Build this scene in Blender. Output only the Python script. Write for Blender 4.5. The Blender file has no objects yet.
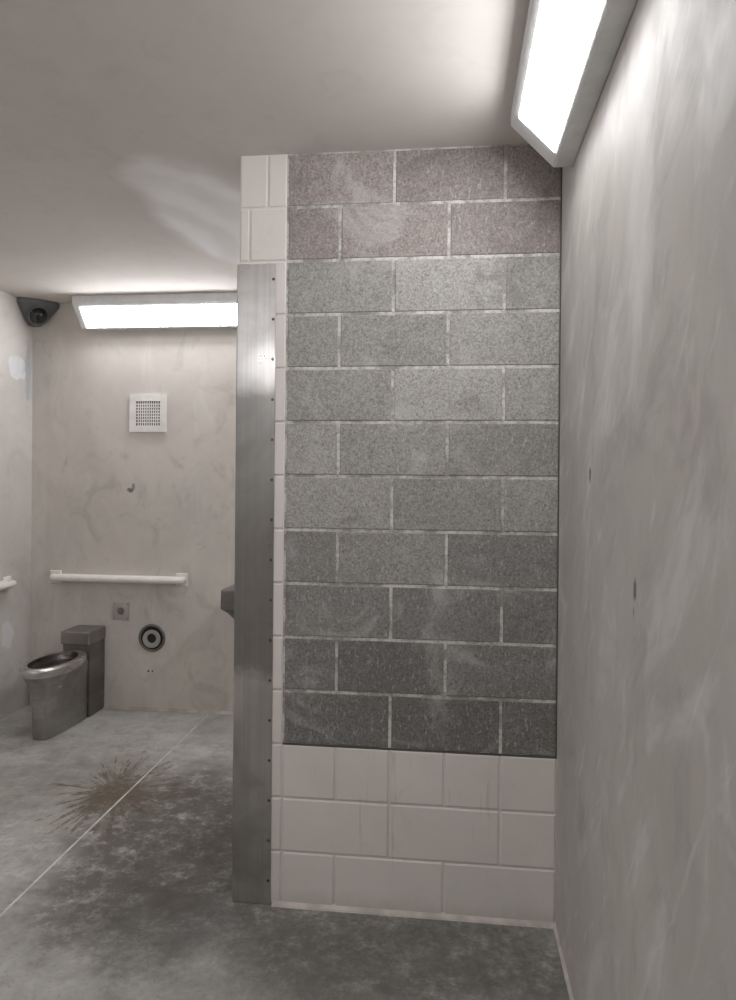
import bpy, bmesh, math, random
from mathutils import Matrix, Vector
random.seed(7)
M=0.2032; H=14*M; D=2.117; XL=-3.346; YF=-4.4; PE=-1.2
sc=bpy.context.scene
sc.view_settings.view_transform='Standard'
sc.view_settings.look='None'
sc.view_settings.exposure=0.25
sc.view_settings.gamma=1.18

def S(r,g=None,b=None):
    if g is None: g=b=r
    def c(v):
        v/=255.0
        return v/12.92 if v<=0.04045 else ((v+0.055)/1.055)**2.4
    return (c(r),c(g),c(b),1.0)

# ---------------------------------------------------------------- node helper
class N:
    def __init__(s,name,rough=0.6,metal=0.0):
        s.mat=bpy.data.materials.new(name); s.mat.use_nodes=True
        s.t=s.mat.node_tree; s.t.nodes.clear()
        s.out=s.t.nodes.new('ShaderNodeOutputMaterial')
        s.b=s.t.nodes.new('ShaderNodeBsdfPrincipled')
        s.t.links.new(s.b.outputs[0],s.out.inputs[0])
        s.set('Roughness',rough); s.set('Metallic',metal)
        tc=s.t.nodes.new('ShaderNodeTexCoord'); s.P=tc.outputs['Object']
    def link(s,v,inp):
        if hasattr(v,'is_output'): s.t.links.new(v,inp)
        else: inp.default_value=v
    def set(s,k,v): s.link(v,s.b.inputs[k])
    def m(s,op,a,b=0.0,c=None,clamp=False):
        n=s.t.nodes.new('ShaderNodeMath'); n.operation=op; n.use_clamp=clamp
        s.link(a,n.inputs[0]); s.link(b,n.inputs[1])
        if c is not None: s.link(c,n.inputs[2])
        return n.outputs[0]
    def vm(s,op,a,b=(0,0,0),out=0):
        n=s.t.nodes.new('ShaderNodeVectorMath'); n.operation=op
        s.link(a,n.inputs[0]); s.link(b,n.inputs[1]); return n.outputs[out]
    def scale(s,v,sc_):
        return s.vm('MULTIPLY',v,sc_)
    def noise(s,scale,detail=3,rough=.5,vec=None,dist=0.0):
        n=s.t.nodes.new('ShaderNodeTexNoise'); n.inputs['Scale'].default_value=scale
        n.inputs['Detail'].default_value=detail; n.inputs['Roughness'].default_value=rough
        n.inputs['Distortion'].default_value=dist
        s.link(vec if vec is not None else s.P,n.inputs['Vector']); return n.outputs[0]
    def rng(s,v,a,b,c=0.0,d=1.0,smooth=True):
        n=s.t.nodes.new('ShaderNodeMapRange'); n.interpolation_type='SMOOTHSTEP' if smooth else 'LINEAR'
        s.link(v,n.inputs[0])
        for i,x in enumerate((a,b,c,d)): n.inputs[i+1].default_value=x
        return n.outputs[0]
    def mix(s,f,a,b,blend='MIX'):
        n=s.t.nodes.new('ShaderNodeMix'); n.data_type='RGBA'; n.blend_type=blend
        s.link(f,n.inputs[0]); s.link(a,n.inputs[6]); s.link(b,n.inputs[7]); return n.outputs[2]
    def blob(s,c,r,nscale=3,namp=1.0,soft=.6,detail=4):
        d=s.vm('LENGTH',s.scale(s.vm('SUBTRACT',s.P,c),tuple(1/x for x in r)),out=1)
        n=s.noise(nscale,detail,.6)
        d=s.m('ADD',d,s.m('MULTIPLY',s.m('SUBTRACT',n,.5),namp))
        return s.rng(d,1.0-soft/2,1.0+soft/2,1.0,0.0)
    def bump(s,h,strength=.3,dist=.003):
        n=s.t.nodes.new('ShaderNodeBump'); n.inputs['Strength'].default_value=strength
        n.inputs['Distance'].default_value=dist; s.link(h,n.inputs['Height'])
        s.t.links.new(n.outputs[0],s.b.inputs['Normal'])

def paint(name,base,dirt=.12,light=.10,rough=.5,extra=None,streak=(1,1,1),spec=.4):
    q=N(name,rough); q.set('Specular IOR Level',spec)
    big=q.noise(1.3,4,.6,vec=q.scale(q.P,streak),dist=.6)
    c=q.mix(q.rng(big,.3,.7),tuple(v*(1-dirt) for v in base[:3])+(1,),tuple(v*(1+light) for v in base[:3])+(1,))
    med=q.noise(7,5,.65,vec=q.scale(q.P,streak),dist=1.0)
    c=q.mix(q.m('MULTIPLY',q.rng(med,.5,.75),.22),c,tuple(v*.72 for v in base[:3])+(1,))
    if extra: c=extra(q,c)
    q.set('Base Color',c)
    q.set('Roughness',q.rng(med,.3,.7,rough-.08,rough+.12))
    q.bump(q.noise(140,2,.6),.15,.002)
    return q.mat

def ex_right(q,c):
    # diagonal wiping marks: coordinates rotated within the wall plane
    d1=q.vm('DOT_PRODUCT',q.P,(0,.8,.6),1); d2=q.vm('DOT_PRODUCT',q.P,(0,-.6,.8),1)
    cb=q.t.nodes.new('ShaderNodeCombineXYZ'); q.link(d1,cb.inputs[0]); q.link(d2,cb.inputs[1])
    V=cb.outputs[0]
    st=q.noise(2.2,5,.62,vec=q.scale(V,(1.6,.7,1)),dist=1.6)
    c=q.mix(q.m('MULTIPLY',q.rng(st,.5,.66),.5),c,S(211,208,204))
    st2=q.noise(2.9,5,.65,vec=q.scale(q.vm('ADD',V,(5,3,1)),(1.3,.7,1)),dist=1.2)
    c=q.mix(q.m('MULTIPLY',q.rng(st2,.5,.68),.45),c,S(140,135,129))
    sw=q.noise(7,4,.6,vec=q.scale(V,(2.2,.5,1)),dist=.8)
    c=q.mix(q.m('MULTIPLY',q.rng(sw,.58,.7),.3),c,S(222,221,218))
    for p_,r_,a in (((0,-1.07,1.38),(1,.013,.022),.8),((0,-1.06,1.33),(1,.006,.012),.6),((0,-.567,1.63),(1,.015,.023),.8)):
        c=q.mix(q.m('MULTIPLY',q.blob(p_,r_,60,1.2,.7,2),a),c,S(64,60,56))
    c=q.mix(q.m('MULTIPLY',q.blob((0,-1.08,2.15),(1,.1,.2),6,1.6,.9),.4),c,S(228,226,223))
    return c
def ex_back(q,c):
    for p_,r_,a in (((-2.61,D,1.53),(.026,1,.016),.85),((-2.59,D,1.56),(.012,1,.018),.7)):
        c=q.mix(q.m('MULTIPLY',q.blob(p_,r_,50,1.2,.5,2),a),c,S(75,70,66))
    sx=q.noise(2.2,5,.7,vec=q.scale(q.P,(3,1,.8)),dist=.8)
    c=q.mix(q.m('MULTIPLY',q.rng(sx,.5,.72),.4),c,S(218,213,207))
    sx=q.noise(3.1,5,.7,vec=q.scale(q.P,(1.4,1,1)),dist=1.2)
    c=q.mix(q.m('MULTIPLY',q.rng(sx,.52,.68),.38),c,S(154,147,139))
    c=q.mix(q.m('MULTIPLY',q.blob((-3.33,D,1.5),(.09,1,1.2),5,1.0,.8),.35),c,S(218,212,206))
    return c
def ex_left(q,c):
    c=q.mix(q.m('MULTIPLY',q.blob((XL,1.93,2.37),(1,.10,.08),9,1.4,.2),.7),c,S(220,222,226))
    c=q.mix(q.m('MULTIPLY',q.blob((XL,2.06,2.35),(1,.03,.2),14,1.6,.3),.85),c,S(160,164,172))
    c=q.mix(q.m('MULTIPLY',q.blob((XL,1.85,.55),(1,.06,.09),14,1.4,.3),.7),c,S(220,220,220))
    sx=q.noise(3.1,5,.7,dist=1.2)
    c=q.mix(q.m('MULTIPLY',q.rng(sx,.52,.68),.35),c,S(158,151,145))
    return c
def ex_ceil(q,c):
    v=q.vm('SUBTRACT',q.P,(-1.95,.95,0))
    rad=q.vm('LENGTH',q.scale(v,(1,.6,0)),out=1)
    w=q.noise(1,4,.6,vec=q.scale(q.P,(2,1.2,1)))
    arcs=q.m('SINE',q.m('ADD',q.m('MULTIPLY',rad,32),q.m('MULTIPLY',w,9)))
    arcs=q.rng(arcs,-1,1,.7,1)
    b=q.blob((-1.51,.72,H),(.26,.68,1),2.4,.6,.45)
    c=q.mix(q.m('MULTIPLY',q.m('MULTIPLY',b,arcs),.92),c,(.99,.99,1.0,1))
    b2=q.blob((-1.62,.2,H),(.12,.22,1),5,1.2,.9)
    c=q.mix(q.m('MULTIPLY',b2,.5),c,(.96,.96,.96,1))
    return c
m_right=paint("painted_wall_right",S(178,173,167),rough=.55,extra=ex_right,streak=(1,1,.6),spec=.3)
m_back=paint("painted_wall_back",S(202,195,187),rough=.55,extra=ex_back,spec=.3)
m_left=paint("painted_wall_left",S(198,192,186),rough=.55,extra=ex_left,spec=.3)
m_front=paint("painted_wall_front",S(206,200,194))
m_ceil=paint("painted_ceiling",S(209,202,196),dirt=.04,light=.04,rough=.8,extra=ex_ceil,spec=.15)

# concrete floor
def floor_mat():
    q=N("worn_concrete",.5); q.set('Specular IOR Level',.4)
    n1=q.noise(1.1,6,.65,dist=.5); n2=q.noise(5,8,.72,dist=.2); n3=q.noise(45,4,.7)
    c=q.mix(q.rng(n1,.35,.65),S(152,149,143),S(184,181,175))
    c=q.mix(q.m('MULTIPLY',q.rng(n2,.45,.65),.48),c,S(120,117,111))
    c=q.mix(q.m('MULTIPLY',q.rng(n3,.5,.72),.45),c,S(102,99,94))
    mot=q.rng(q.noise(9,8,.82,dist=.15),.34,.54)
    mot2=q.rng(q.noise(26,5,.82),.38,.6,.45,1)
    st=q.blob((-1.58,.42,0),(.48,.75,1),3.0,1.1,.9,6)
    c=q.mix(q.m('MULTIPLY',q.m('MULTIPLY',st,mot),.92),c,S(50,43,36))
    c=q.mix(q.m('MULTIPLY',q.m('MULTIPLY',st,mot2),.45),c,S(64,56,48))
    st3=q.blob((-1.42,.12,0),(.3,.5,1),4,1.1,.8,6)
    c=q.mix(q.m('MULTIPLY',q.m('MULTIPLY',st3,mot2),.8),c,S(44,38,31))
    st2=q.blob((-.6,-.2,0),(.8,.3,1),4.0,1.1,.9,6)
    c=q.mix(q.m('MULTIPLY',q.m('MULTIPLY',st2,mot2),.65),c,S(68,68,64))
    c=q.mix(q.m('MULTIPLY',q.m('MULTIPLY',st2,mot),.6),c,S(56,56,51))
    st5=q.blob((-.6,-.8,0),(1.0,.5,1),3.0,1.3,.9,4)
    c=q.mix(q.m('MULTIPLY',q.m('MULTIPLY',st5,mot2),.4),c,S(94,92,87))
    st4=q.blob((-2.3,.8,0),(.75,.9,1),2.4,1.4,1.0,5)
    c=q.mix(q.m('MULTIPLY',q.m('MULTIPLY',st4,mot),.4),c,S(96,89,80))
    # splash stain: irregular brown blot with fine runs
    wob=q.noise(9,4,.7); brk=q.noise(30,4,.75)
    v=q.vm('MULTIPLY',q.vm('SUBTRACT',q.P,(-2.1,.86,0)),(1,.7,0)); ln=q.vm('LENGTH',v,out=1)
    dr=q.vm('NORMALIZE',v)
    ang=q.noise(8,3,.75,vec=q.vm('ADD',dr,q.scale(q.P,(.3,.3,0))),dist=.3)
    lim=q.m('ADD',q.m('MULTIPLY',q.m('POWER',q.rng(ang,.46,.7,0,1,False),1.2),.4),q.m('MULTIPLY',wob,.22))
    sp=q.rng(q.m('SUBTRACT',lim,ln),-.02,.03)
    c=q.mix(q.m('MULTIPLY',q.m('MULTIPLY',sp,q.rng(brk,.37,.52)),.86),c,S(80,63,49))
    core=q.blob((-2.08,.82,0),(.13,.22,1),7,1.6,.7,5)
    c=q.mix(q.m('MULTIPLY',core,.7),c,S(76,65,47))
    core=q.blob((-1.42,-.04,0),(.1,.07,1),16,1.3,.5,5)
    c=q.mix(q.m('MULTIPLY',core,.85),c,S(54,47,34))
    q.set('Base Color',c)
    q.set('Roughness',q.rng(n2,.3,.7,.4,.65))
    q.bump(q.m('ADD',n3,q.m('MULTIPLY',n2,1.5)),.25,.004)
    return q.mat
m_floor=floor_mat()

def block_mat():
    q=N("bare_concrete_block",.92); q.set('Specular IOR Level',.25)
    at=q.t.nodes.new('ShaderNodeAttribute'); at.attribute_name="bcol"
    base=at.outputs['Color']
    n1=q.noise(150,3,.7); n2=q.noise(110,2,.7); n3=q.noise(3.6,6,.68,dist=.8)
    drag=q.noise(120,3,.6,vec=q.scale(q.P,(1,1,.4)))
    c=q.mix(q.m('MULTIPLY',q.rng(n1,.36,.64),.75),q.mix(1.0,base,S(208),'MULTIPLY'),q.mix(1.0,base,(1.22,1.22,1.22,1),'MULTIPLY'))
    c=q.mix(q.m('MULTIPLY',q.rng(n2,.57,.7),.55),c,S(68,66,63))
    c=q.mix(q.m('MULTIPLY',q.rng(drag,.56,.74),.38),c,S(202,199,194))
    c=q.mix(q.m('MULTIPLY',q.rng(n3,.52,.7),.42),c,S(190,187,184))
    c=q.mix(q.m('MULTIPLY',q.rng(n3,.32,.46,1,0),.38),c,S(84,80,77))
    q.set('Base Color',c); q.bump(q.m('SUBTRACT',n1,n2),.4,.003)
    return q.mat
m_block=block_mat()
def mortar_mat():
    q=N("mortar",.9)
    c=q.mix(q.rng(q.noise(7,5,.8),.4,.58),S(132,128,123),S(202,198,192))
    c=q.mix(q.m('MULTIPLY',q.rng(q.noise(50,3,.7),.48,.66),.5),c,S(112,108,103))
    q.set('Base Color',c); return q.mat
m_mortar=mortar_mat()
def ex_pb(q,c):
    dr=q.noise(1,4,.7,vec=q.scale(q.P,(38,1,1.3)))
    mask=q.blob((-.55,0,.5),(.35,1,.35),5,1.3,.8)
    c=q.mix(q.m('MULTIPLY',q.m('MULTIPLY',q.rng(dr,.6,.68),mask),.4),c,S(124,117,109))
    low=q.rng(q.m('ADD',q.vm('DOT_PRODUCT',q.P,(0,0,1),1),q.m('MULTIPLY',q.noise(9,4,.6),.08)),.03,.12,1,0)
    return q.mix(q.m('MULTIPLY',low,.35),c,S(130,120,110))
m_pblock=paint("painted_block",S(210,203,197),dirt=.05,light=.04,rough=.5,extra=ex_pb,spec=.3)
m_edge=N("dirty_paint_edge",.9); m_edge.set('Base Color',S(72,68,64)); m_edge=m_edge.mat

def steel(name,base,dark,rough,brush,stain=.5,guard=False):
    q=N(name,rough,1.0)
    n=q.noise(1,4,.6,vec=q.scale(q.P,brush)); big=q.noise(2.2,4,.6,dist=.6)
    c=q.mix(q.rng(n,.3,.7),tuple(v*.82 for v in base[:3])+(1,),base)
    c=q.mix(q.m('MULTIPLY',q.rng(big,.38,.66),stain),c,dark)
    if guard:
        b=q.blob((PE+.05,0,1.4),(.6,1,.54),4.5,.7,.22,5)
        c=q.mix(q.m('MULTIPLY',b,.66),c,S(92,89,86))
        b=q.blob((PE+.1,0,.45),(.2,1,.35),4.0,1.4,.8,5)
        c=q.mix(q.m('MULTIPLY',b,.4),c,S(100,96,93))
    q.set('Base Color',c); q.set('Roughness',q.rng(big,.3,.7,rough-.06,rough+.14))
    q.bump(n,.08,.001); return q.mat
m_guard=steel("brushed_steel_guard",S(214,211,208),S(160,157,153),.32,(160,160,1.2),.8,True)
m_steel=steel("stainless_steel",S(214,211,208),S(162,159,156),.25,(6,6,160),.5)
m_steeld=steel("stainless_steel_worn",S(172,169,166),S(120,117,114),.3,(3,3,120),.6)
m_steele=steel("stainless_steel_scuffed",S(144,140,137),S(98,95,92),.33,(3,3,100),.6)
m_steelk=steel("stainless_steel_shaded",S(84,80,76),S(46,43,40),.35,(3,3,60),.7)  # darkened steel: shade of the bowl interior put into the colour
def simple(name,col,rough=.5,metal=0,bm=0,var=.12):
    q=N(name,rough,metal)
    c=q.mix(q.rng(q.noise(12,3,.6),.35,.65),tuple(v*(1-var) for v in col[:3])+(1,),col)
    q.set('Base Color',c)
    if bm: q.bump(q.noise(120,3,.6),bm,.002)
    return q.mat
m_white=simple("white_enamel",S(212,212,212),.45)
m_bar=simple("grab_bar_white",S(236,232,226),.35)
m_dark=simple("dark_void",S(22,21,20),.8)
m_camh=simple("camera_housing",S(92,93,94),.45)
m_dome=simple("camera_dome_glass",S(16,16,18),.08)
m_screw=simple("screw_steel",S(90,87,84),.4,1)
m_caulk=simple("floor_caulk",S(190,182,172),.7,0,.3,.3)
m_line=simple("floor_joint_sealant",S(204,201,195),.8,0,.3,.3)
def lens():
    q=N("light_lens",.4)
    q.set('Base Color',S(240,240,245)); q.set('Emission Color',(0.98,0.98,1.0,1)); q.set('Emission Strength',22.0)
    return q.mat
m_lens=lens()

# ---------------------------------------------------------------- mesh helpers
def obj(name,bm,mats,parent=None,smooth=False,loc=None):
    bm.normal_update()
    me=bpy.data.meshes.new(name); bm.to_mesh(me); bm.free()
    for m_ in mats: me.materials.append(m_)
    ob=bpy.data.objects.new(name,me); bpy.context.collection.objects.link(ob)
    if parent: ob.parent=parent
    if smooth:
        for p in me.polygons: p.use_smooth=True
    return ob
def empty(name,loc=(0,0,0)):
    e=bpy.data.objects.new(name,None); bpy.context.collection.objects.link(e); e.empty_display_size=.1
    return e
def box(bm,x0,x1,y0,y1,z0,z1,mi=0,bev=0,seg=2):
    vs=[bm.verts.new((x,y,z)) for x in (x0,x1) for y in (y0,y1) for z in (z0,z1)]
    fs=[bm.faces.new([vs[i] for i in q]) for q in ((0,1,3,2),(4,6,7,5),(0,4,5,1),(2,3,7,6),(0,2,6,4),(1,5,7,3))]
    for f in fs: f.material_index=mi
    if bev:
        es=list({e for f in fs for e in f.edges})
        r=bmesh.ops.bevel(bm,geom=es,offset=bev,segments=seg,profile=.5,affect='EDGES')
        for f in r['faces']: f.material_index=mi
def loft(bm,rings,mi=0,cap0=True,cap1=True,closed=True):
    R=[[bm.verts.new(p) for p in r] for r in rings]; n=len(R[0])
    for a,b in zip(R,R[1:]):
        for i in range(n if closed else n-1):
            f=bm.faces.new((a[i],a[(i+1)%n],b[(i+1)%n],b[i])); f.material_index=mi
    if cap0: bm.faces.new(R[0][::-1]).material_index=mi
    if cap1: bm.faces.new(R[-1]).material_index=mi
def tube(bm,pts,r,n=16,mi=0,cap=True):
    rings=[]; pts=[Vector(p) for p in pts]; up=None
    for i,p in enumerate(pts):
        t=((pts[min(i+1,len(pts)-1)]-pts[max(i-1,0)])).normalized()
        if up is None: up=Vector((0,0,1)) if abs(t.z)<.9 else Vector((1,0,0))
        s=t.cross(up).normalized(); u=s.cross(t).normalized(); up=u
        rings.append([p+(s*math.cos(a)+u*math.sin(a))*r for a in [2*math.pi*k/n for k in range(n)]])
    loft(bm,rings,mi,cap,cap)
def cyl(bm,c,axis,r0,r1,h,n=24,mi=0):
    c=Vector(c); a=Vector(axis).normalized(); s=a.orthogonal().normalized(); u=a.cross(s)
    loft(bm,[[c+(s*math.cos(t)+u*math.sin(t))*r for t in [2*math.pi*k/n for k in range(n)]] if i==0 else [c+a*h+(s*math.cos(t)+u*math.sin(t))*r for t in [2*math.pi*k/n for k in range(n)]] for i,r in enumerate((r0,r1))],mi)
def recalc(bm): bmesh.ops.recalc_face_normals(bm,faces=bm.faces[:])

# ---------------------------------------------------------------- room shell
def slab(name,x0,x1,y0,y1,z0,z1,mat):
    bm=bmesh.new(); box(bm,x0,x1,y0,y1,z0,z1); recalc(bm); return obj(name,bm,[mat])
T=.15
slab("floor",XL-T,T,YF-T,D+T,-.12,0,m_floor)
slab("ceiling",XL-T,T,YF-T,D+T,H,H+.12,m_ceil)
slab("wall_right",0,T,YF-T,D+T,0,H,m_right)
slab("wall_left",XL-T,XL,YF-T,D+T,0,H,m_left)
slab("wall_front",XL,0,YF-T,YF,0,H,m_front)
slab("wall_back",XL,0,D,D+T,0,H,m_back)

# partition wall with individual block faces
bm=bmesh.new(); col=bm.loops.layers.float_color.new("bcol")
PT=.2
box(bm,PE,0,.0,PT,0,H,mi=0)
for f in bm.faces:
    if f.calc_center_median().y>.001 : f.material_index=2
def blk(x0,x1,z0,z1,mi,j,dep,c=(1,1,1,1),bv=.004):
    a=(x0+j/2,x1-j/2,z0+j/2,z1-j/2)
    def ring(e,y): return [(a[0]+e,y,a[2]+e),(a[1]-e,y,a[2]+e),(a[1]-e,y,a[3]-e),(a[0]+e,y,a[3]-e)]
    A=[bm.verts.new(p) for p in ring(0,.001)]; B=[bm.verts.new(p) for p in ring(bv*.3,-dep*.6)]; C=[bm.verts.new(p) for p in ring(bv,-dep)]
    fs=[bm.faces.new(C)]
    for P,Q in ((A,B),(B,C)):
        for i in range(4): fs.append(bm.faces.new((P[i],P[(i+1)%4],Q[(i+1)%4],Q[i])))
    for f in fs:
        f.material_index=mi
        for l in f.loops: l[col]=c
rowc=[(150,140,135),(150,140,135),(165,162,157),(161,158,153),(162,159,154),(151,148,143),(150,147,143),(140,137,133),(135,133,129),(118,116,113),(112,110,107)]
for k in range(11):
    z1=H-k*M; z0=z1-M
    e=[0,-M,-3*M,-5*M] if k%2==0 else [0,-2*M,-4*M,-5*M]
    for a,b in zip(e,e[1:]):
        g=random.uniform(.91,1.07); r=rowc[k]
        blk(b,a,z0,z1,1,.011,.0035,S(r[0]*g,r[1]*g,r[2]*g),.003)
# painted base courses
for k in range(3):
    z1=(3-k)*M; z0=z1-M
    e=[0,-M,-2*M,-3*M,-4*M,-5*M,PE] if k==0 else ([0,-M,-3*M,-5*M,PE] if k==1 else [0,-2*M,-4*M,-5*M,PE])
    for a,b in zip(e,e[1:]): blk(b,a,z0,z1,2,.006,.006,bv=.005)
# painted strip beside bare blocks (behind the guard)
for k in range(11):
    z1=H-k*M
    xs=[-5*M,-5*M-.075 if k%2==0 else -5*M-.145,PE]
    for a,b in zip(xs,xs[1:]): blk(b,a,z1-M,z1,2,.006,.006,bv=.004)
box(bm,PE,0,-.0012,.002,0,3*M,mi=2)
box(bm,PE,-5*M-.002,-.0012,.002,3*M,H,mi=2)
box(bm,-5*M,0,-.0042,.002,3*M-.003,3*M+.004,mi=3)
box(bm,-.0055,0,-.002,.002,3*M,H,mi=3)
recalc(bm)
obj("wall_partition",bm,[m_mortar,m_block,m_pblock,m_edge])

# caulk trims
bm=bmesh.new(); 
loft(bm,[[(x,0,0),(x,-.022,0),(x,-.018,.006),(x,-.006,.014),(x,0,.02)] for x in (-1.05,-.6,0)])
recalc(bm); obj("trim_1",bm,[m_caulk])
bm=bmesh.new()
loft(bm,[[(0,y,0),(-.01,y,0),(-.008,y,.003),(-.003,y,.007),(0,y,.009)] for y in (YF,-2,-.022)])
recalc(bm); obj("trim_2",bm,[m_caulk])
bm=bmesh.new()
loft(bm,[[(x,D,0),(x,D-.02,0),(x,D-.014,.006),(x,D-.005,.012),(x,D,.018)] for x in (XL,-2,0)])
recalc(bm); obj("trim_3",bm,[m_caulk])
bm=bmesh.new(); box(bm,-2.026,-2.017,YF,D-.03,-.001,.001); recalc(bm); obj("trim_4",bm,[m_line])

# corner guard (U-shaped stainless wrap) with screws
g=empty("stainless_corner_guard")
bm=bmesh.new()
pts=[(-1.056,-.0062),(-1.0565,-.0095),(-1.204,-.0095),(-1.2085,-.005),(-1.2085,PT+.005),(-1.204,PT+.0095),(-1.056,PT+.0095),(-1.056,PT+.0005)]
inn=[(-1.058,-.0062),(-1.058,-.0064),(-1.2,-.0064),(-1.2005,-.004),(-1.2005,PT+.003),(-1.2,PT+.0005),(-1.06,PT+.0005),(-1.058,PT+.0003)]
loft(bm,[[(x,y,z) for x,y in pts+inn[::-1]] for z in (.002,1.2,12*M-.01)])
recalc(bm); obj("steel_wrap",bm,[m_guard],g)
bm=bmesh.new(); z=.09
while z<2.42:
    cyl(bm,(-1.066,-.0094,z),(0,-1,0),.006,.004,.003,12)
    z+=.152
recalc(bm); obj("screws",bm,[m_screw],g)

# ---------------------------------------------------------------- corner light fixtures
W,V=.2,.2
prof=[(0,0),(W,0),(W,.055),(.075,V),(0,V)]
def fixture(name,fn,length,e0=.045,pr=prof):
    """fn(u,v,s): u from wall, v below ceiling, s along"""
    e=empty(name); bm=bmesh.new()
    def ring(s,k): return [fn(max(.0005,u*k) ,max(.0005,v*k),s) for u,v in pr]
    loft(bm,[ring(0,.985),ring(.006,1),ring(length-.006,1),ring(length,.985)])
    recalc(bm); bmesh.ops.bevel(bm,geom=[ed for ed in bm.edges if ed.calc_length()>length*.8],offset=.004,segments=2,affect='EDGES')
    obj("housing",bm,[m_white],e)
    bm=bmesh.new()
    a=Vector(pr[2]); b=Vector(pr[3]); n=Vector((-(b-a).y,(b-a).x)); n=n.normalized()
    if n.x<0: n=-n
    def P(t,o): q=a+(b-a)*t+n*o; return q
    t0,t1=.13,.95
    A=[fn(*P(t,.0005),s) for t,s in ((t0,e0),(t1,e0),(t1,length-e0),(t0,length-e0))]
    B=[fn(*P(t,.004),s) for t,s in ((t0+.02,e0+.004),(t1-.02,e0+.004),(t1-.02,length-e0-.004),(t0+.02,length-e0-.004))]
    loft(bm,[A,B]); recalc(bm); obj("lens",bm,[m_lens],e)
    return e
prn=[(0,0),(W,0),(W,.045),(.062,.19),(0,.19)]
fixture("unseen_fill_fixture",lambda u,v,s:(-u*1.02,-.225-s,H-v),1.25,.1,prn)
fixture("unseen_fill_fixture",lambda u,v,s:(-2.945+s,D-u,H-v),1.25,.045)
fixture("unseen_fill_fixture",lambda u,v,s:(XL+1.0+s,YF+u,H-v),1.25)  # unseen fixture behind the camera, added as fill for the partition
fixture("unseen_fill_fixture",lambda u,v,s:(XL+u,-2.2+s,H-v),1.25)  # unseen left-wall fixture, added to light right wall, partition and floor
fixture("unseen_fill_fixture",lambda u,v,s:(-u,.45+s,H-v),1.25)  # unseen fixture behind the partition, added to brighten the ceiling and back area

# ---------------------------------------------------------------- security camera (corner dome)
e=empty("corner_security_camera")
bm=bmesh.new(); cx,cy=XL+.001,D-.001
def tri(z,r,t):
    return [(cx,cy,z),(cx+r,cy,z),(cx+r,cy-t,z),(cx+r*.62,cy-r*.62-t*.3,z),(cx+t,cy-r,z),(cx,cy-r,z)]
loft(bm,[tri(H-.001,.2,.04),tri(H-.03,.2,.04),tri(H-.07,.165,.035),tri(H-.13,.11,.025),tri(H-.165,.06,.015)])
recalc(bm); bmesh.ops.bevel(bm,geom=bm.edges[:],offset=.004,segments=2,affect='EDGES')
obj("housing",bm,[m_camh],e)
bm=bmesh.new(); bmesh.ops.create_uvsphere(bm,u_segments=32,v_segments=16,radius=.062)
bmesh.ops.translate(bm,verts=bm.verts,vec=(cx+.088,cy-.088,H-.1)); obj("dome",bm,[m_dome],e,True)
bm=bmesh.new(); d=Vector((1,-1,-.75)).normalized(); c0=Vector((cx+.088,cy-.088,H-.1))
s=d.orthogonal().normalized(); u=d.cross(s)
tube(bm,[c0+d*.02+(s*math.cos(a)+u*math.sin(a))*.063 for a in [2*math.pi*k/32 for k in range(33)]],.006,8,0,False)
obj("dome_ring",bm,[m_camh],e,True)

# ---------------------------------------------------------------- vent grille
e=empty("wall_vent_grille"); x0,x1,z0,z1=-2.618,-2.353,1.936,2.196
bm=bmesh.new(); f=.045
box(bm,x0,x1,D-.012,D,z0,z0+f,0); box(bm,x0,x1,D-.012,D,z1-f,z1,0)
box(bm,x0,x0+f,D-.012,D,z0+f,z1-f,0); box(bm,x1-f,x1,D-.012,D,z0+f,z1-f,0)
recalc(bm); obj("frame",bm,[m_bar],e)
bm=bmesh.new(); box(bm,x0+f,x1-f,D-.003,D,z0+f,z1-f); recalc(bm); obj("duct_opening",bm,[m_dark],e)
bm=bmesh.new(); n=11
for i in range(1,n):
    x=x0+f+(x1-x0-2*f)*i/n; box(bm,x-.003,x+.003,D-.009,D-.003,z0+f,z1-f)
for i in range(1,8):
    z=z0+f+(z1-z0-2*f)*i/8; box(bm,x0+f,x1-f,D-.0085,D-.003,z-.0035,z+.0035)
recalc(bm); obj("grille_bars",bm,[m_bar],e)

# ---------------------------------------------------------------- grab bars (tube with closed back plate)
def grab(name,fn,length):
    e=empty(name); z=.9; R=.05
    bm=bmesh.new(); pts=[]
    for k in range(9):
        a=math.pi/2*k/8; pts.append(fn(R-R*math.cos(a)+.03, .004+.056*math.sin(a), z))
    for k in range(8,-1,-1):
        a=math.pi/2*k/8; pts.append(fn(length-.03-R+R*math.cos(a), .004+.056*math.sin(a), z))
    tube(bm,pts,.023,20); recalc(bm); obj("bar",bm,[m_bar],e,True)
    bm=bmesh.new()
    ra=[fn(.05,.001,z+.022),fn(length-.05,.001,z+.022),fn(length-.08,.056,z+.005),fn(.08,.056,z+.005)]
    rb=[(x,y,w-.006) for x,y,w in ra]; loft(bm,[ra,rb]); recalc(bm); obj("infill_plate",bm,[m_bar],e)
    for i,s0 in enumerate((0,length-.085)):
        bm=bmesh.new()
        ra=[fn(s_,.0005,z+d_) for s_,d_ in ((s0,.045),(s0+.085,.045),(s0+.085,-.045),(s0,-.045))]
        rb=[fn(s_,.007,z+d_) for s_,d_ in ((s0+.004,.041),(s0+.081,.041),(s0+.081,-.041),(s0+.004,-.041))]
        loft(bm,[ra,rb]); recalc(bm); obj("mounting_flange_%d"%(i+1),bm,[m_bar],e)
grab("grab_bar",lambda s_,o_,z_:(-3.2+s_,D-o_,z_+.012),1.01)
grab("grab_bar",lambda s_,o_,z_:(XL+o_,1.88-s_,z_),1.07)

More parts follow.
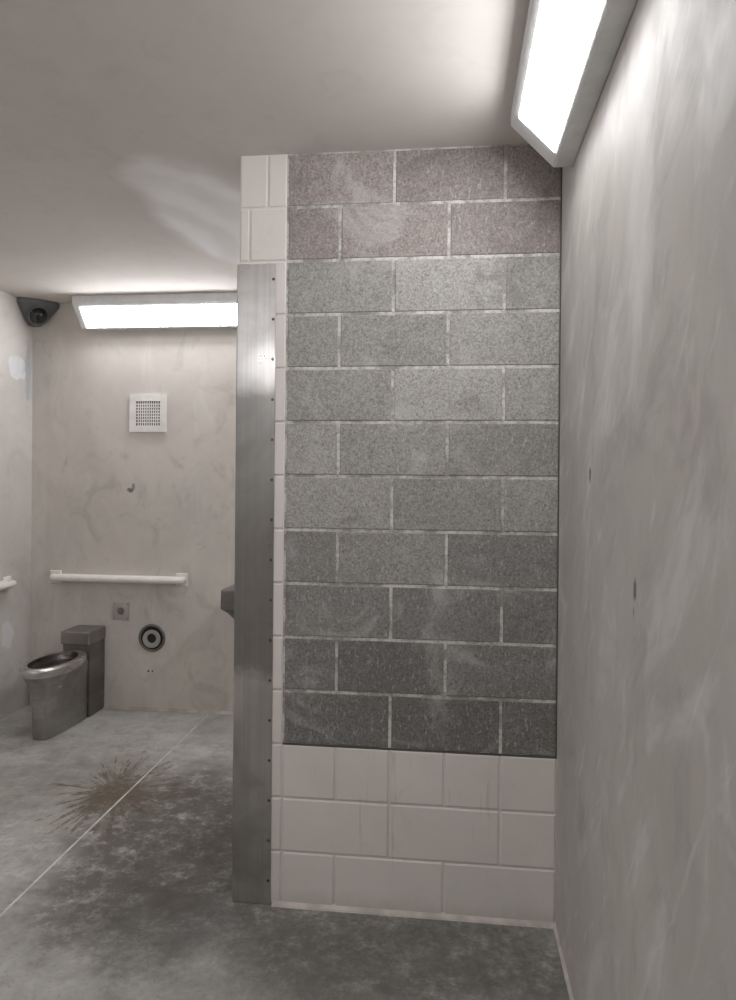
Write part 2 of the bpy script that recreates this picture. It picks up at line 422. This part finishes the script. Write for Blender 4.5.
# ---------------------------------------------------------------- flush button plate
e=empty("flush_button_plate"); bm=bmesh.new()
box(bm,-2.735,-2.61,D-.006,D,.62,.745,0,.002); recalc(bm); obj("plate",bm,[m_steel],e)
bm=bmesh.new(); cyl(bm,(-2.672,D-.006,.683),(0,-1,0),.026,.022,.006); cyl(bm,(-2.672,D-.012,.683),(0,-1,0),.014,.011,.01)
for a,b in ((-1,-1),(1,-1),(1,1),(-1,1)): cyl(bm,(-2.672+a*.048,D-.006,.683+b*.048),(0,-1,0),.005,.004,.002,10)
recalc(bm); obj("push_button",bm,[m_steele],e)

# ---------------------------------------------------------------- capped pipe opening
e=empty("capped_pipe_opening"); pc=(-2.445,.502)
def ringpts(r,y,n=40,dx=0,dz=0): return [(pc[0]+dx+r*math.cos(2*math.pi*k/n),y,pc[1]+dz+r*math.sin(2*math.pi*k/n)) for k in range(n)]
bm=bmesh.new(); loft(bm,[ringpts(.098,D-.001),ringpts(.094,D-.01),ringpts(.084,D-.01),ringpts(.08,D-.0015)],cap0=False,cap1=False)
recalc(bm); obj("outer_ring",bm,[simple("pipe_ring_metal",S(112,108,104),.45,.6)],e,True)
bm=bmesh.new(); loft(bm,[ringpts(.082,D-.0008),ringpts(.082,D-.0015)]); recalc(bm); obj("recess",bm,[m_dark],e)
bm=bmesh.new(); loft(bm,[ringpts(.062,D-.001,dz=-.006),ringpts(.062,D-.012,dz=-.006),ringpts(.058,D-.014,dz=-.006),ringpts(.036,D-.013,dz=-.002),ringpts(.032,D-.004,dz=-.002)]); recalc(bm); obj("pipe_plug",bm,[simple("pipe_plug_grey",S(158,154,149),.55)],e,False)
bm=bmesh.new(); loft(bm,[ringpts(.0325,D-.0045,dz=-.002),ringpts(.0325,D-.005,dz=-.002)]); recalc(bm); obj("pipe_bore",bm,[m_dark],e)
bm=bmesh.new(); cyl(bm,(-2.47,D,.27),(0,-1,0),.007,.006,.003,12); cyl(bm,(-2.44,D,.27),(0,-1,0),.006,.005,.003,12)  # dark discs standing in for small holes in the wall
recalc(bm); obj("dark_hole_discs",bm,[m_dark],e)

# ---------------------------------------------------------------- toilet
e=empty("stainless_toilet"); tx=-2.885
def outline(z,yf,yb,wf,wb,ex,n=56):
    pts=[]; yc=(yf+yb)/2; ly=(yb-yf)/2
    for k in range(n):
        a=2*math.pi*k/n; c_,s_=math.cos(a),math.sin(a)
        y=yc+ly*math.copysign(abs(c_)**ex,c_); t=(y-yf)/(yb-yf); w=wf+(wb-wf)*t
        pts.append((tx+w*math.copysign(abs(s_)**ex,s_),y,z))
    return pts
bm=bmesh.new()
loft(bm,[outline(.001,1.46,1.93,.055,.098,.42),outline(.27,1.455,1.93,.068,.1,.42),outline(.345,1.43,1.93,.09,.11,.5),
 outline(.385,1.40,1.925,.125,.135,.7),outline(.41,1.375,1.92,.145,.15,.9)],cap1=True)
recalc(bm); obj("pedestal",bm,[m_steeld],e,True).modifiers.new("es",'EDGE_SPLIT').split_angle=math.radians(50)
bm=bmesh.new()
loft(bm,[outline(.40,1.37,1.915,.148,.148,1),outline(.42,1.355,1.915,.158,.158,1),outline(.44,1.352,1.915,.162,.162,1),outline(.452,1.358,1.908,.157,.157,1),
 outline(.458,1.385,1.875,.136,.136,1),outline(.455,1.405,1.85,.114,.114,1)],cap0=False,cap1=False)
recalc(bm); obj("bowl_rim",bm,[m_steel],e,True)
bm=bmesh.new()
loft(bm,[outline(.455,1.405,1.85,.114,.114,1),outline(.44,1.41,1.845,.108,.108,1),outline(.415,1.42,1.835,.098,.098,1),outline(.412,1.47,1.78,.075,.075,1),outline(.4115,1.53,1.72,.045,.045,1)],cap0=False,cap1=True)
recalc(bm); obj("bowl_interior",bm,[m_steelk],e,True)
bm=bmesh.new(); box(bm,tx-.097,tx+.097,1.905,D-.001,.001,.545,0,.004); recalc(bm); obj("rear_enclosure",bm,[m_steele],e)
bm=bmesh.new(); box(bm,tx-.104,tx+.104,1.885,D-.001,.49,.578,0,.008,3); recalc(bm); obj("enclosure_cap",bm,[m_steeld],e)

# ---------------------------------------------------------------- sink on back wall
e=empty("stainless_wall_sink"); sx0,sx1,sy0,sy1=-1.81,-1.33,1.66,D-.001
bm=bmesh.new()
def rr(x0,x1,y0,y1,z,r=.05,n=6):
    pts=[]
    for cx_,cy_,a0 in ((x1-r,y1-r,0),(x0+r,y1-r,90),(x0+r,y0+r,180),(x1-r,y0+r,270)):
        for k in range(n+1):
            a=math.radians(a0+90*k/n); pts.append((cx_+r*math.cos(a),cy_+r*math.sin(a),z))
    return pts
loft(bm,[rr(sx0+.08,sx1-.08,sy0+.13,sy1,.68,.03),rr(sx0+.03,sx1-.03,sy0+.03,sy1,.77,.03),rr(sx0,sx1,sy0,sy1,.8,.02),rr(sx0,sx1,sy0,sy1,.915,.02),rr(sx0+.004,sx1-.004,sy0+.004,sy1,.92,.02),
 rr(sx0+.05,sx1-.05,sy0+.05,sy1-.13,.92,.08),rr(sx0+.06,sx1-.06,sy0+.06,sy1-.14,.91,.08),rr(sx0+.1,sx1-.1,sy0+.1,sy1-.17,.80,.07)])
recalc(bm); obj("basin",bm,[m_steele],e)
bm=bmesh.new(); box(bm,sx0,sx1,sy1-.03,sy1,.915,1.0,0,.004); recalc(bm); obj("backsplash",bm,[m_steeld],e)
bm=bmesh.new(); xm=(sx0+sx1)/2
tube(bm,[(xm,sy1-.08,.918),(xm,sy1-.08,.99),(xm,sy1-.1,1.02),(xm,sy1-.15,1.03),(xm,sy1-.2,1.0)],.012,12)
cyl(bm,(xm-.09,sy1-.08,.918),(0,0,1),.018,.014,.03); cyl(bm,(xm+.09,sy1-.08,.918),(0,0,1),.018,.014,.03)
recalc(bm); obj("spout_and_buttons",bm,[m_steel],e,True)

# ---------------------------------------------------------------- world + camera
w=bpy.data.worlds.new("world"); sc.world=w; w.use_nodes=True
w.node_tree.nodes['Background'].inputs[0].default_value=(.5,.5,.5,1); w.node_tree.nodes['Background'].inputs[1].default_value=.1
C=Vector((-.3975,-2.6557,1.6077)); yaw,pit,rol=.1133,-.0007,.0091
F=Vector((-math.sin(yaw)*math.cos(pit),math.cos(yaw)*math.cos(pit),math.sin(pit)))
R0=Vector((math.cos(yaw),math.sin(yaw),0)); U0=R0.cross(F)
R_=R0*math.cos(rol)+U0*math.sin(rol); U_=-R0*math.sin(rol)+U0*math.cos(rol)
cam=bpy.data.cameras.new("camera"); co=bpy.data.objects.new("camera",cam); bpy.context.collection.objects.link(co)
mt=Matrix((R_,U_,-F)).transposed().to_4x4(); mt.translation=C; co.matrix_world=mt
cam.sensor_fit='VERTICAL'; cam.sensor_height=36; cam.lens=714.04/1000*36; cam.shift_y=(481.65-500)/1000
cam.clip_start=.02
sc.camera=co
